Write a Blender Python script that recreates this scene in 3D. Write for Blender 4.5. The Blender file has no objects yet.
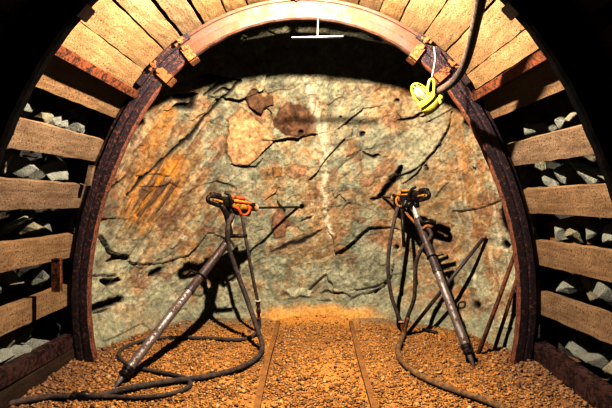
import bpy, bmesh, math, random
import numpy as np
from mathutils import Vector, Matrix, Euler

random.seed(7); rng = np.random.default_rng(11)
SC = bpy.context.scene
COL = SC.collection
R = math.radians
F = 495.0; CAMZ = 1.37
CAM = Vector((0, 0, CAMZ))
ROT = Euler((R(90-1.04), 0, R(0.69)), 'XYZ')
RM = ROT.to_matrix()
RMI = np.array(RM.inverted())

def P(u, v, Y):
    """the point at distance Y down the drift that lies on the line of sight (u, v)"""
    d = RM @ Vector(((u-306)/F, (204-v)/F, -1))
    return CAM + d*(Y/d.y)
def slope(Y): return 0.022*Y                       # the floor rises gently towards the face
def G(u, v, h=0.0):
    """the point of the floor (h above it) on the line of sight"""
    d = RM @ Vector(((u-306)/F, (204-v)/F, -1))
    t = (CAMZ-h)/(0.022*d.y-d.z)
    return CAM + d*t
def proj(p):
    q = (np.asarray(p)-np.array(CAM)) @ RMI.T
    return 306+F*q[..., 0]/-q[..., 2], 204-F*q[..., 1]/-q[..., 2]

# ------------------------------------------------------------------ noise
def _h(ix, iy, iz, s):
    n = (ix.astype(np.int64)*374761393 + iy.astype(np.int64)*668265263 + iz.astype(np.int64)*2147483647 + s*974634777) & 0xffffffff
    n = ((n ^ (n >> 13))*1274126177) & 0xffffffff
    n = ((n ^ (n >> 16))*2246822519) & 0xffffffff
    return ((n ^ (n >> 15)) & 0xffffff)/float(0xffffff)
def vn(p, s=0):
    i = np.floor(p); f = p-i; f = f*f*f*(f*(f*6-15)+10)
    r = 0
    for a in (0, 1):
        for b in (0, 1):
            for c in (0, 1):
                w = (f[:, 0] if a else 1-f[:, 0])*(f[:, 1] if b else 1-f[:, 1])*(f[:, 2] if c else 1-f[:, 2])
                r = r + w*_h(i[:, 0]+a, i[:, 1]+b, i[:, 2]+c, s)
    return r*2-1
def fbm(p, o=4, s=0, g=.5):
    r = 0; a = 1; t = 0
    for k in range(o):
        r = r+a*vn(p*2**k+17.3*k, s+k); t += a; a *= g
    return r/t
def worley(p, s=0):
    i = np.floor(p); n = len(p)
    f1 = np.full(n, 9.); f2 = np.full(n, 9.); cid = np.zeros(n); off = np.zeros((n, 3))
    for a in (-1, 0, 1):
        for b in (-1, 0, 1):
            for c in (-1, 0, 1):
                x, y, z = i[:, 0]+a, i[:, 1]+b, i[:, 2]+c
                q = np.stack([x+_h(x, y, z, s), y+_h(x, y, z, s+1), z+_h(x, y, z, s+2)], 1)
                d = p-q; l = np.sqrt((d**2).sum(1))
                m = l < f1
                f2 = np.where(m, f1, np.minimum(f2, l))
                f1 = np.where(m, l, f1)
                cid = np.where(m, _h(x, y, z, s+3), cid)
                off[m] = d[m]
    return f1, f2, cid, off
def facets(p, scale, s, warp=.35, tilt=.55):
    """broken-rock relief: every cell is a tilted plane; returns relief, cell id and distance to the break"""
    q = p*scale; q = q+warp*np.stack([fbm(q*1.3+3, 2, s+50), fbm(q*1.3+9, 2, s+60), fbm(q*1.3+31, 2, s+70)], 1)
    f1, f2, cid, off = worley(q, s)
    g = np.stack([_h(cid*9999, cid*0, cid*0, s+11)*2-1, _h(cid*9999, cid*0, cid*0+1, s+12)*2-1, _h(cid*9999, cid*0, cid*0+2, s+13)*2-1], 1)
    return ((off*g).sum(1)*tilt+(cid-.5)*.9)/scale, cid, f2-f1
def smooth(x, a, b):
    t = np.clip((x-a)/(b-a), 0, 1); return t*t*(3-2*t)

# ------------------------------------------------------------------ materials
def M_new(name):
    m = bpy.data.materials.new(name); m.use_nodes = True
    nt = m.node_tree; b = nt.nodes['Principled BSDF']
    return m, nt, b
def N(nt, t, **kw):
    n = nt.nodes.new(t)
    for k, v in kw.items():
        if k in n.inputs: n.inputs[k].default_value = v
        else: setattr(n, k, v)
    return n
def ramp(nt, src, stops, interp='LINEAR'):
    r = nt.nodes.new('ShaderNodeValToRGB'); r.color_ramp.interpolation = interp
    el = r.color_ramp.elements
    while len(el) < len(stops): el.new(.5)
    for e, (p, c) in zip(el, stops):
        e.position = p; e.color = (c[0], c[1], c[2], 1) if not isinstance(c, float) else (c, c, c, 1)
    nt.links.new(src, r.inputs[0]); return r.outputs[0]
def mixc(nt, fac, a, b, mode='MIX'):
    n = nt.nodes.new('ShaderNodeMix'); n.data_type = 'RGBA'; n.blend_type = mode
    for k, v in ((0, fac), (6, a), (7, b)):
        if hasattr(v, 'node'): nt.links.new(v, n.inputs[k])
        else: n.inputs[k].default_value = v if k == 0 else (*v, 1) if len(v) == 3 else v
    return n.outputs[2]
def coord(nt, scale=(1, 1, 1), kind='Object'):
    tc = nt.nodes.new('ShaderNodeTexCoord'); mp = nt.nodes.new('ShaderNodeMapping')
    mp.inputs['Scale'].default_value = scale; nt.links.new(tc.outputs[kind], mp.inputs['Vector']); return mp.outputs[0]
def noise(nt, vec, scale, detail=4, rough=.6, dist=0):
    n = N(nt, 'ShaderNodeTexNoise', Scale=scale, Detail=detail, Roughness=rough, Distortion=dist)
    nt.links.new(vec, n.inputs['Vector']); return n.outputs[0]
def bump(nt, b, h, strength=.5, dist=.01):
    n = N(nt, 'ShaderNodeBump', Strength=strength, Distance=dist); nt.links.new(h, n.inputs['Height'])
    nt.links.new(n.outputs[0], b.inputs['Normal'])
def m_attr(name, attr='Col', var=.35, bscale=60, bdist=.008, rough=.85, spec=.25):
    m, nt, b = M_new(name)
    a = N(nt, 'ShaderNodeVertexColor', layer_name=attr); v = coord(nt)
    n1 = noise(nt, v, bscale, 6, .7); n2 = noise(nt, v, bscale*.22, 5, .65)
    d = ramp(nt, n1, [(.25, 1-var*1.6), (.5, 1.), (.75, 1+var)])
    c = mixc(nt, 1., a.outputs[0], d, 'MULTIPLY')
    d2 = ramp(nt, n2, [(.3, (.80, .80, .78)), (.55, (1., 1., 1.)), (.8, (1.12, 1.02, .86))])
    c = mixc(nt, 1., c, d2, 'MULTIPLY')
    nt.links.new(c, b.inputs['Base Color']); b.inputs['Roughness'].default_value = rough
    b.inputs['Specular IOR Level'].default_value = spec
    mx = N(nt, 'ShaderNodeMath', operation='ADD'); nt.links.new(n1, mx.inputs[0]); nt.links.new(n2, mx.inputs[1])
    bump(nt, b, mx.outputs[0], .9, bdist); return m
def m_wood(name, c1, c2, c3, sx=(1.2, 1.2, 1.2), dark=.0):
    m, nt, b = M_new(name); v = coord(nt, (14, 1.5, 14)); v2 = coord(nt)
    oi = N(nt, 'ShaderNodeObjectInfo')
    ad = N(nt, 'ShaderNodeVectorMath', operation='ADD'); nt.links.new(v, ad.inputs[0])
    cx_ = N(nt, 'ShaderNodeCombineXYZ'); ml = N(nt, 'ShaderNodeMath', operation='MULTIPLY'); ml.inputs[1].default_value = 37
    nt.links.new(oi.outputs['Random'], ml.inputs[0]); nt.links.new(ml.outputs[0], cx_.inputs[1]); nt.links.new(cx_.outputs[0], ad.inputs[1])
    grain = noise(nt, ad.outputs[0], 1.6, 6, .6, .6)
    blot = noise(nt, v2, 3.2, 5, .6, .3)
    pit = noise(nt, v2, 62, 3, .6)
    c = ramp(nt, grain, [(.3, c1), (.5, c2), (.72, c3)])
    c = mixc(nt, ramp(nt, blot, [(.45, 0.), (.68, .65)]), c, tuple(x*.55 for x in c1), 'MIX')
    c = mixc(nt, 1., c, ramp(nt, pit, [(.33, .15), (.42, .92), (.6, 1.08)]), 'MULTIPLY')
    tone = ramp(nt, oi.outputs['Random'], [(0., (.82, .80, .80)), (.35, (1.1, .95, .72)), (.6, (.95, .95, .95)), (1., (1.2, 1.02, .78))])
    c = mixc(nt, 1., c, tone, 'MULTIPLY')
    nt.links.new(c, b.inputs['Base Color']); b.inputs['Roughness'].default_value = .85; b.inputs['Specular IOR Level'].default_value = .15
    mx = N(nt, 'ShaderNodeMath', operation='ADD'); nt.links.new(pit, mx.inputs[0]); nt.links.new(grain, mx.inputs[1])
    bump(nt, b, mx.outputs[0], .7, .006); return m
def m_metal(name, base, rust, amount=.5, metallic=.3, rough=.6, scale=30, bd=.003, spec=.4):
    m, nt, b = M_new(name); v = coord(nt)
    n1 = noise(nt, v, scale, 6, .7); n2 = noise(nt, v, scale*.25, 4, .6)
    mx = N(nt, 'ShaderNodeMath', operation='ADD'); nt.links.new(n1, mx.inputs[0]); nt.links.new(n2, mx.inputs[1])
    hf = N(nt, 'ShaderNodeMath', operation='MULTIPLY'); hf.inputs[1].default_value = .5; nt.links.new(mx.outputs[0], hf.inputs[0])
    t = .62-.24*amount
    f = ramp(nt, hf.outputs[0], [(t-.04, 0.), (t+.05, 1.)])
    c = mixc(nt, f, base, rust)
    c = mixc(nt, 1., c, ramp(nt, n1, [(.3, .6), (.7, 1.35)]), 'MULTIPLY')
    nt.links.new(c, b.inputs['Base Color']); b.inputs['Roughness'].default_value = rough
    nt.links.new(ramp(nt, f, [(0., float(metallic)), (1., 0.)]), b.inputs['Metallic'])
    nt.links.new(ramp(nt, f, [(0., float(rough)), (1., .9)]), b.inputs['Roughness'])
    b.inputs['Specular IOR Level'].default_value = spec
    bump(nt, b, n1, .8, bd); return m
def m_plain(name, c, rough=.5, metallic=0, emit=None, es=0):
    m, nt, b = M_new(name); v = coord(nt); n1 = noise(nt, v, 60, 4, .6)
    nt.links.new(mixc(nt, 1., c, ramp(nt, n1, [(.3, .8), (.7, 1.12)]), 'MULTIPLY'), b.inputs['Base Color'])
    b.inputs['Roughness'].default_value = rough; b.inputs['Metallic'].default_value = metallic
    if emit: b.inputs['Emission Color'].default_value = (*emit, 1); b.inputs['Emission Strength'].default_value = es
    return m

MT = {}
MT['rock'] = m_attr('rock_face', var=.42, bscale=34, bdist=.014)
MT['floor'] = m_attr('floor_dirt', var=.5, bscale=70, bdist=.012)
MT['gravel'] = m_attr('gravel_stone', var=.25, bscale=120, bdist=.002, spec=.05)
MT['shell'] = m_attr('dark_rock', var=.4, bscale=20, bdist=.02)
MT['wood_top'] = m_wood('lagging_board_upper', (.33, .215, .12), (.41, .275, .16), (.48, .34, .21))
MT['wood_side'] = m_wood('lagging_board_side', (.24, .155, .10), (.33, .225, .15), (.41, .295, .205))
MT['wood_shaded'] = m_wood('shaded_board', (.05, .03, .02), (.08, .05, .035), (.11, .075, .05))  # board wood with the unlit bay's shade put into its colour
MT['wood_orange'] = m_wood('stained_board', (.22, .09, .025), (.36, .16, .05), (.45, .24, .09))
MT['arch'] = m_metal('arch_steel', (.034, .023, .034), (.22, .08, .055), .21, .3, .45, 120, .006, .5)
MT['arch_shaded'] = m_metal('shaded_arch_steel', (.006, .005, .005), (.02, .01, .008), .2, .0, .8, 38, .004, .1)  # near arch steel, its shade painted in as near-black
MT['arch_crown'] = m_metal('arch_steel_crown', (.13, .08, .065), (.17, .065, .035), .5, .0, .65, 38, .005)
MT['rust_edge'] = m_metal('rusted_edge', (.10, .045, .04), (.30, .11, .06), .6, .1, .7, 90, .004)
MT['rust'] = m_metal('rusted_steel', (.055, .022, .018), (.26, .08, .028), .6, .15, .7, 45, .004)
MT['rust_orange'] = m_metal('orange_rust', (.10, .04, .02), (.36, .15, .06), .75, .1, .7, 60, .003)
MT['rust_dark'] = m_metal('dark_rust_beam', (.022, .012, .014), (.075, .028, .022), .5, .2, .5, 40, .004)
MT['tube_dark'] = m_metal('dark_tube', (.085, .07, .075), (.14, .07, .05), .28, .5, .5, 50, .001)
MT['black'] = m_metal('black_iron', (.014, .012, .013), (.06, .03, .02), .25, .4, .4, 70, .001)
MT['steel'] = m_metal('worn_steel_tube', (.30, .27, .28), (.12, .06, .04), .38, .6, .5, 55, .0015, .5)
MT['bright'] = m_metal('bright_fitting', (.62, .55, .46), (.45, .25, .12), .3, .5, .4, 90, .001)
MT['orange'] = m_metal('orange_paint', (.62, .26, .035), (.12, .05, .03), .3, .0, .45, 90, .001)
MT['yellow'] = m_metal('ochre_paint', (.60, .38, .05), (.16, .08, .03), .3, .0, .45, 90, .001)
MT['red'] = m_metal('red_paint', (.72, .10, .02), (.3, .06, .02), .3, .0, .45, 90, .001)
MT['hose'] = m_metal('rubber_hose', (.065, .048, .048), (.12, .08, .065), .5, .0, .7, 40, .001, .3)
MT['hose_dusty'] = m_metal('dusty_hose', (.20, .12, .07), (.32, .17, .075), .5, .0, .85, 40, .001, .2)
MT['rod'] = m_metal('rusty_rod', (.06, .025, .018), (.19, .065, .028), .6, .2, .7, 60, .002)
MT['rail'] = m_metal('dusty_rail', (.40, .19, .065), (.24, .11, .045), .4, .0, .85, 60, .002, .2)
MT['lamp_yellow'] = m_plain('lamp_yellow', (1., .84, .12), .35)
MT['bulb'] = m_plain('frosted_glass', (.5, .45, .33), .25)
MT['white'] = m_plain('white_enamel', (.6, .6, .6), .4)
MT['rag'] = m_plain('tie_wire', (.75, .62, .42), .8)

# ------------------------------------------------------------------ object helpers
def link(name, me, mat, parent=None, sm=False):
    if mat and not me.materials: me.materials.append(mat)
    if sm:
        for p in me.polygons: p.use_smooth = True
    o = bpy.data.objects.new(name, me); COL.objects.link(o)
    if parent is not None:
        o.parent = parent; o.matrix_parent_inverse = parent.matrix_basis.inverted()
    return o
def bm_obj(name, bm, mat, parent=None, sm=False):
    bmesh.ops.recalc_face_normals(bm, faces=bm.faces)
    me = bpy.data.meshes.new(name); bm.to_mesh(me); bm.free(); return link(name, me, mat, parent, sm)
def tag(o, label=None, cat=None, group=None, kind=None):
    if label: o['label'] = label
    if cat: o['category'] = cat
    if group: o['group'] = group
    if kind: o['kind'] = kind
    return o
def empty(name, loc, label, cat, group=None):
    o = bpy.data.objects.new(name, None); COL.objects.link(o); o.location = loc
    o.empty_display_size = .05
    return tag(o, label, cat, group)
def np_obj(name, V, Fc, mat, parent=None, cols=None, sm=False):
    me = bpy.data.meshes.new(name); V = np.asarray(V, dtype=np.float32); Fc = np.asarray(Fc, dtype=np.int32)
    k = Fc.shape[1]
    me.vertices.add(len(V)); me.vertices.foreach_set('co', V.ravel())
    me.loops.add(Fc.size); me.loops.foreach_set('vertex_index', Fc.ravel())
    me.polygons.add(len(Fc)); me.polygons.foreach_set('loop_start', np.arange(0, Fc.size, k, dtype=np.int32))
    me.polygons.foreach_set('loop_total', np.full(len(Fc), k, dtype=np.int32))
    if sm: me.polygons.foreach_set('use_smooth', np.ones(len(Fc), dtype=bool))
    if cols is not None:
        at = me.color_attributes.new('Col', 'FLOAT_COLOR', 'POINT')
        c4 = np.ones((len(V), 4), dtype=np.float32); c4[:, :3] = cols; at.data.foreach_set('color', c4.ravel())
    me.update(); me.validate()
    return link(name, me, mat, parent)
def grid_faces(nu, nv):
    i = np.arange((nu-1)*(nv-1)); a = i//(nv-1)*nv+i % (nv-1)
    return np.stack([a, a+1, a+nv+1, a+nv], 1)
def spline(pts, n=8, closed=False):
    P_ = [Vector(p) for p in pts]; out = []
    m = len(P_)
    for i in range(m-1 if not closed else m):
        p0 = P_[i-1] if (i > 0 or closed) else P_[0]*2-P_[1]
        p1 = P_[i]; p2 = P_[(i+1) % m]
        p3 = P_[(i+2) % m] if (i+2 < m or closed) else P_[-1]*2-P_[-2]
        for k in range(n):
            t = k/n
            out.append(.5*((2*p1)+(p2-p0)*t+(2*p0-5*p1+4*p2-p3)*t*t+(3*p1-p0-3*p2+p3)*t**3))
    if not closed: out.append(P_[-1].copy())
    return out
def add_tube(bm, pts, r, seg=10, closed=False, cap=True):
    """r: a number or one radius per point"""
    pts = [Vector(p) for p in pts]; n = len(pts); rs = r if isinstance(r, (list, tuple)) else [r]*n
    rings = []; prev = None
    for i in range(n):
        if closed: t = pts[(i+1) % n]-pts[i-1]
        else: t = pts[min(i+1, n-1)]-pts[max(i-1, 0)]
        t.normalize()
        if prev is None:
            a = Vector((0, 0, 1)) if abs(t.z) < .9 else Vector((1, 0, 0)); u = t.cross(a).normalized()
        else: u = (prev-t*prev.dot(t)).normalized()
        prev = u; w = t.cross(u)
        rings.append([bm.verts.new(pts[i]+(u*math.cos(2*math.pi*k/seg)+w*math.sin(2*math.pi*k/seg))*rs[i]) for k in range(seg)])
    for i in range(n if closed else n-1):
        a, b = rings[i], rings[(i+1) % n]
        for k in range(seg): bm.faces.new((a[k], a[(k+1) % seg], b[(k+1) % seg], b[k]))
    if cap and not closed:
        bm.faces.new(rings[0]); bm.faces.new(rings[-1][::-1])
def tube(name, pts, r, mat, parent=None, seg=10, closed=False, sm=True):
    bm = bmesh.new(); add_tube(bm, pts, r, seg, closed); return bm_obj(name, bm, mat, parent, sm)
def frame_of(a, b, up=Vector((0, 0, 1))):
    x = (b-a).normalized(); y = up.cross(x).normalized(); z = x.cross(y)
    return Matrix(((x.x, y.x, z.x, a.x), (x.y, y.y, z.y, a.y), (x.z, y.z, z.z, a.z), (0, 0, 0, 1)))
def add_box(bm, M, x0, x1, y0, y1, z0, z1, bev=.0):
    r = bmesh.ops.create_cube(bm, size=1)
    for v in r['verts']:
        v.co = M @ Vector(((x0+x1)/2+v.co.x*(x1-x0), (y0+y1)/2+v.co.y*(y1-y0), (z0+z1)/2+v.co.z*(z1-z0)))
    if bev:
        es = list({e for v in r['verts'] for e in v.link_edges})
        bmesh.ops.bevel(bm, geom=es, offset=bev, segments=2, affect='EDGES')
def box(name, M, x0, x1, y0, y1, z0, z1, mat, parent=None, bev=.004):
    bm = bmesh.new(); add_box(bm, M, x0, x1, y0, y1, z0, z1, bev); return bm_obj(name, bm, mat, parent)
def lathe(name, M, prof, mat, parent=None, seg=20):
    bm = bmesh.new(); rings = []
    for (x, r) in prof:
        rings.append([bm.verts.new(M @ Vector((x, r*math.cos(2*math.pi*k/seg), r*math.sin(2*math.pi*k/seg)))) for k in range(seg)])
    for a, b in zip(rings, rings[1:]):
        for k in range(seg): bm.faces.new((a[k], a[(k+1) % seg], b[(k+1) % seg], b[k]))
    bm.faces.new(rings[0]); bm.faces.new(rings[-1][::-1])
    o = bm_obj(name, bm, mat, parent, True)
    md = o.modifiers.new('split', 'EDGE_SPLIT'); md.split_angle = R(40); return o

# ------------------------------------------------------------------ camera
cd = bpy.data.cameras.new('camera'); cam = bpy.data.objects.new('camera', cd); COL.objects.link(cam)
cd.sensor_width = 36; cd.lens = F/612*36; cam.location = CAM; cam.rotation_euler = ROT; cd.clip_start = .02
SC.camera = cam

# ------------------------------------------------------------------ arch outline (fitted)
CX = -.071; CZ = -.35
_pts = [(-1.717, -1.30), (-1.756, -.606), (-1.67, -.08), (-1.41, .465), (-1.134, .819), (-1.04, .969), (-.85, 1.142), (-.433, 1.285), (0, 1.352),
        (.756, 1.126), (1.079, .717), (1.291, .465), (1.543, -.07), (1.614, -.606), (1.583, -1.30)]
_a = np.array([(abs(math.atan2(x-CX, z-CZ)), math.hypot(x-CX, z-CZ)) for x, z in _pts])
_w = np.ones(len(_pts)); _w[8] = 6; _w[7] = 2; _w[9] = 2
_c = np.polyfit(_a[:, 0]**2, _a[:, 1], 4, w=_w)
def arc(th, off=0.0):
    """point of the arch's inner outline at angle th from the crown (left negative), moved out by off"""
    def q(t):
        r = np.polyval(_c, t*t)-.034*min(1, max(0, (abs(t)-.65)/.5)); return Vector((CX+r*math.sin(t), 0, CAMZ+CZ+r*math.cos(t)))
    p = q(th); d = (q(th+.01)-q(th-.01)).normalized(); n = Vector((-d.z, 0, d.x))
    if n.dot(p-Vector((CX, 0, CAMZ+CZ))) < 0: n = -n
    return p+n*off, n, d
TH_FOOT = next(t for t in np.arange(1.4, 3, .005) if arc(t)[0].z < slope(3.84)-.06)
YN, YF = 2.385, 3.835          # near and far arch
HB = .15                        # beam height

def i_beam_section(w=.13, h=HB, t=.014, web=.012):
    return [(-w/2, 0), (w/2, 0), (w/2, t), (web/2, t+.004), (web/2, h-t-.004), (w/2, h-t), (w/2, h), (-w/2, h), (-w/2, h-t), (-web/2, h-t-.004), (-web/2, t+.004), (-w/2, t)]
ARCH_SEC = [(-.045, -.018), (-.006, -.018), (.004, -.008), (.024, .10), (.065, .13), (.065, .15), (-.040, .15), (-.044, .128), (-.020, .124), (-.020, .116), (-.065, .111), (-.066, .075), (-.062, .06), (-.066, .045), (-.065, -.008)]
def arch_beam(name, Y, t0, t1, mat, parent, n=90, sec=None, off=0):
    sec = sec or ARCH_SEC; bm = bmesh.new(); rings = []
    for i in range(n+1):
        th = t0+(t1-t0)*i/n
        rings.append([])
        for (y, o) in sec:
            p, nn, d = arc(th, o+off-(.02 if Y < 3 and o < .1 else 0)+.0015*math.sin(th*61+o*90)*(1 if o < .0 else .5))
            rings[-1].append(bm.verts.new((p.x, Y+y, p.z)))
    m = len(sec)
    for a, b in zip(rings, rings[1:]):
        for k in range(m):
            f = bm.faces.new((a[k], a[(k+1) % m], b[(k+1) % m], b[k]))
            if sec is ARCH_SEC and k in (0, m-1) and mat is MT['arch']: f.material_index = 1
    bm.faces.new(rings[0]); bm.faces.new(rings[-1][::-1])
    o = bm_obj(name, bm, mat, parent); o.data.materials.append(MT['rust_edge']); return o
def clamp(Y, th, parent, w=.05, mat='rust_orange'):
    p, n, d = arc(th, 0)
    M = Matrix(((d.x, 0, n.x, p.x), (d.y, 1, n.y, Y), (d.z, 0, n.z, p.z), (0, 0, 0, 1)))
    bm = bmesh.new()
    add_box(bm, M, -w/2, w/2, -.083, -.064, -.052, .070, .004)      # front plate
    add_box(bm, M, -w/2, w/2, -.083, .02, -.054, -.035, .004)
    add_box(bm, M, -w/2, w/2, .004, .02, -.050, .0, .004)
    c = bm_obj('splice_clamp', bm, MT[mat], parent)
    for s in (1,):
        bm = bmesh.new()
        for (zz, L) in ((.118, .055), (.066, .012)):
            add_tube(bm, [M @ Vector((0, -.075, zz)), M @ Vector((0, -.075-L, zz))], .011, 8)
            add_tube(bm, [M @ Vector((0, -.083, zz)), M @ Vector((0, -.083-L*.6, zz))], .021, 6)
        add_tube(bm, [M @ Vector((-.045, -.10, .112)), M @ Vector((.04, -.11, .125))], .012, 8)
        bm_obj('bolt', bm, MT[mat], c)
def make_arch(Y, label, crownmat, legmat):
    p, _, _ = arc(0); r = empty('steel_arch', (CX, Y, slope(Y)), label, 'arch', 'steel arches of the drift')
    s = .56
    arch_beam('leg', Y, -TH_FOOT, -s, legmat, r, 70)
    arch_beam('leg', Y, s, TH_FOOT, legmat, r, 70)
    arch_beam('crown_beam', Y, -s, s, crownmat, r, 60)
    # overlapping sections at the splices
    for sg in (-1, 1):
        sec = [(-.084, .098), (-.06, .098), (-.06, .112), (-.074, .114), (-.074, .128), (-.06, .130), (-.06, .146), (-.084, .146)]
        arch_beam('splice_plate', Y, sg*.50, sg*.80, legmat, r, 20, sec, 0)
        for th in (.545, .695): clamp(Y, sg*th, r, .075, 'rust_orange' if Y > 3 else 'rust_dark')  # near arch clamps take a darker rust, shade put into the colour
    return r
far = make_arch(YF, 'rusty steel arch standing just in front of the rock face', MT['arch_crown'], MT['arch'])
near = make_arch(YN, 'black unlit steel arch nearest the viewer, framing the top corners', MT['arch_shaded'], MT['arch_shaded'])
# knot of rusty bolts on the crown
pc, _, _ = arc(-.02, .135)
bm = bmesh.new()
for k in range(5):
    q = Vector((pc.x+random.uniform(-.03, .03), YF-.075, pc.z+random.uniform(-.02, .02)))
    add_tube(bm, [q, q+Vector((random.uniform(-.01, .01), -.03, random.uniform(-.01, .01)))], .013, 6)
bm_obj('bolt_cluster', bm, MT['rust'], far)

# ------------------------------------------------------------------ lagging boards
def th_of(u, v): return math.atan2((u-312)/129-CX, (195-v)/129-CZ)
def board(name, t0, t1, mat, label, Y0, Y1, off=HB+.006, thick=.06, dn=0.0, group=None, cat='board', seedj=0):
    """board lying on the outside of the arches from Y0 to Y1; t0,t1 = angles of its edges at the far end, dn = turn of the near end"""
    tm = (t0+t1)/2; p0, n0, d0 = arc(tm, off); pA = Vector((p0.x, Y1, p0.z))
    e0 = arc(t0, off)[0]; e1 = arc(t1, off)[0]; w = (e1-e0).length-.004
    p1, n1, d1 = arc(tm+dn, off); pB = Vector((p1.x, Y0, p1.z))
    nn = (n0+n1).normalized()
    y = (pA-pB).normalized(); x = y.cross(nn).normalized(); z = x.cross(y)
    if z.dot(nn) < 0: z = -z; x = -x
    bm = bmesh.new(); L = (pA-pB).length; ns = 14; rr = random.Random(seedj*31+int(t0*1000))
    prof = [(-.5, 0), (-.25, 0), (0, 0), (.25, 0), (.5, 0), (.5, 1), (0, 1), (-.5, 1)]
    rings = []
    for i in range(ns+1):
        t = i/ns; ring = []
        wob = .006*math.sin(t*5+rr.random()*.3+seedj)
        for (a, b) in prof:
            ea = a*w+(rr.uniform(-.0035, .0035) if abs(a) == .5 else 0)
            ee = rr.uniform(-.006, .006) if i in (0, ns) else 0
            ring.append(bm.verts.new(Vector((ea+wob*0, t*L+ee, b*thick+rr.uniform(-.0015, .0015)))))
        rings.append(ring)
    m = len(prof)
    for a, b in zip(rings, rings[1:]):
        for k in range(m): bm.faces.new((a[k], a[(k+1) % m], b[(k+1) % m], b[k]))
    bm.faces.new(rings[0]); bm.faces.new(rings[-1][::-1])
    es = [e for e in bm.edges if len(e.link_faces) == 2 and e.calc_face_angle(0) > .8]
    bmesh.ops.bevel(bm, geom=es, offset=.006, segments=2, affect='EDGES')
    o = bm_obj(name, bm, mat)
    o.matrix_world = Matrix(((x.x, y.x, z.x, pB.x), (x.y, y.y, z.y, pB.y), (x.z, y.z, z.z, pB.z), (0, 0, 0, 1)))
    return tag(o, label, cat, group)
GS = 'wide side boards spaced out over the arches'; GT = 'roof boards laid edge to edge'
LS = [((66, 312), (66, 290), -.005, 'lowest wide tan board on the left side, above the rubble'),
      ((71, 262), (71, 238), .012, 'second wide board from the bottom on the left side'),
      ((80, 211), (82, 186), .012, 'third wide board from the bottom on the left side, level with the drill'),
      ((97, 163), (108, 141), .0, 'fourth wide board from the bottom on the left side, brownish and tilted'),
      ((122, 120), (140, 97), .0, 'board half in shadow just under the left rusty strut')]
RS = [((546, 322), (545, 297), .03, 'lowest wide brown board on the right side'),
      ((544, 270), (541, 244), .022, 'second wide board from the bottom on the right side'),
      ((530, 216), (528, 190), .012, 'third wide board from the bottom on the right side'),
      ((517, 166), (505, 144), .0, 'fourth wide board from the bottom on the right side, rust stained at its end'),
      ((488, 120), (472, 100), .0, 'board half in shadow just under the right rusty strut')]
gaps = []
BY0, BY1 = YN+.005, YF+.03
for side, L in ((-1, LS), (1, RS)):
    prev = None
    for i, (a, b, dn, lab) in enumerate(L):
        t0, t1 = th_of(*a), th_of(*b)
        board('lagging_board', t0, t1, MT['wood_side'], lab, BY0, BY1, dn=-side*dn, group=GS, seedj=i+side*10)
        gaps.append((side, i, t1, t0))
        # the same course carried on towards the viewer
        if i >= 3:
            board('lagging_board', t0+side*.01, t1+side*.01, MT['wood_shaded'], ('left' if side < 0 else 'right')+' side board in the unlit bay nearest the viewer, '+('lower' if i == 3 else 'upper')+' of two', .95, YN-.005, group='side boards in the dark bay', seedj=i+side*20)
# roof boards
tl = [th_of(140, 91), th_of(150, 70.5), th_of(168, 50), th_of(184, 36), th_of(205, 19), th_of(227, 8)]
tr = [th_of(398, 19), th_of(420, 36), th_of(443, 51), th_of(465, 71), th_of(470, 91)]
mid = list(np.linspace(tl[-1], tr[0], 9))
edges = tl[:-1]+mid+tr[1:]
ordn = ['first', 'second', 'third', 'fourth', 'fifth', 'sixth', 'seventh', 'eighth', 'ninth', 'tenth', 'eleventh', 'twelfth', 'thirteenth', 'fourteenth', 'fifteenth', 'sixteenth', 'seventeenth', 'eighteenth', 'nineteenth', 'twentieth']
nb = len(edges)-1
for i in range(nb):
    g = .003 if i != 3 else .02
    if i < nb/2: lab = f'pale yellow roof board, {ordn[i]} above the left rusty strut'
    else: lab = f'pale yellow roof board, {ordn[nb-1-i]} above the right rusty strut'
    board('roof_board', edges[i]+g/2, edges[i+1]-g/2, MT['wood_top'], lab, BY0, BY1+random.uniform(-.02, .02), group=GT, seedj=i+50, thick=.05)
    if i in (0, 1, 2, nb-3, nb-2, nb-1):
        k = i if i < 5 else nb-1-i
        board('roof_board', edges[i]+g/2, edges[i+1]-g/2, MT['wood_shaded'], f'unlit roof board in the bay nearest the viewer, {ordn[k]} from the {"left" if i < 5 else "right"}', .95, YN-.005, group='unlit roof boards nearest the viewer', seedj=i+90, thick=.05)

# steel struts between the arches, and foot beams
def strut(th, off0, w, label, mat, depth=.05, dn=0, name='steel_strut'):
    r0, n0, d0 = arc(th, off0); r1, n1, d1 = arc(th+dn, off0)
    a = Vector((r1.x, YN+.01, r1.z)); b = Vector((r0.x, YF-.01, r0.z))
    y = (b-a).normalized(); x = y.cross(n0).normalized(); z = x.cross(y)
    if z.dot(n0) < 0: z = -z; x = -x
    L = (b-a).length
    M = Matrix(((x.x, y.x, z.x, a.x), (x.y, y.y, z.y, a.y), (x.z, y.z, z.z, a.z), (0, 0, 0, 1)))
    bm = bmesh.new()
    add_box(bm, M, -w/2, w/2, 0, L, 0, .012, .003)
    add_box(bm, M, -w/2, -w/2+.012, 0, L, 0.008, depth, .003)
    add_box(bm, M, w/2-.012, w/2, 0, L, 0.008, depth, .003)
    return tag(bm_obj(name, bm, mat), label, 'strut')
strut(th_of(142, 97), .085, .062, 'rusty steel channel strut between the arches under the left roof boards', MT['rust'])
strut(th_of(470, 97), .085, .062, 'rusty steel channel strut between the arches under the right roof boards', MT['rust'])
def beam(name, a, b, w, h, mat, label, cat='beam', bev=.008):
    a, b = Vector(a), Vector(b); M = frame_of(a, b); L = (b-a).length
    return tag(box(name, M, 0, L, -w/2, w/2, -h/2, h/2, mat, None, bev), label, cat, None, 'thing')
pL = arc(-TH_FOOT*.955, HB+.03)[0]; pR = arc(TH_FOOT*.955, HB+.03)[0]
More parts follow.
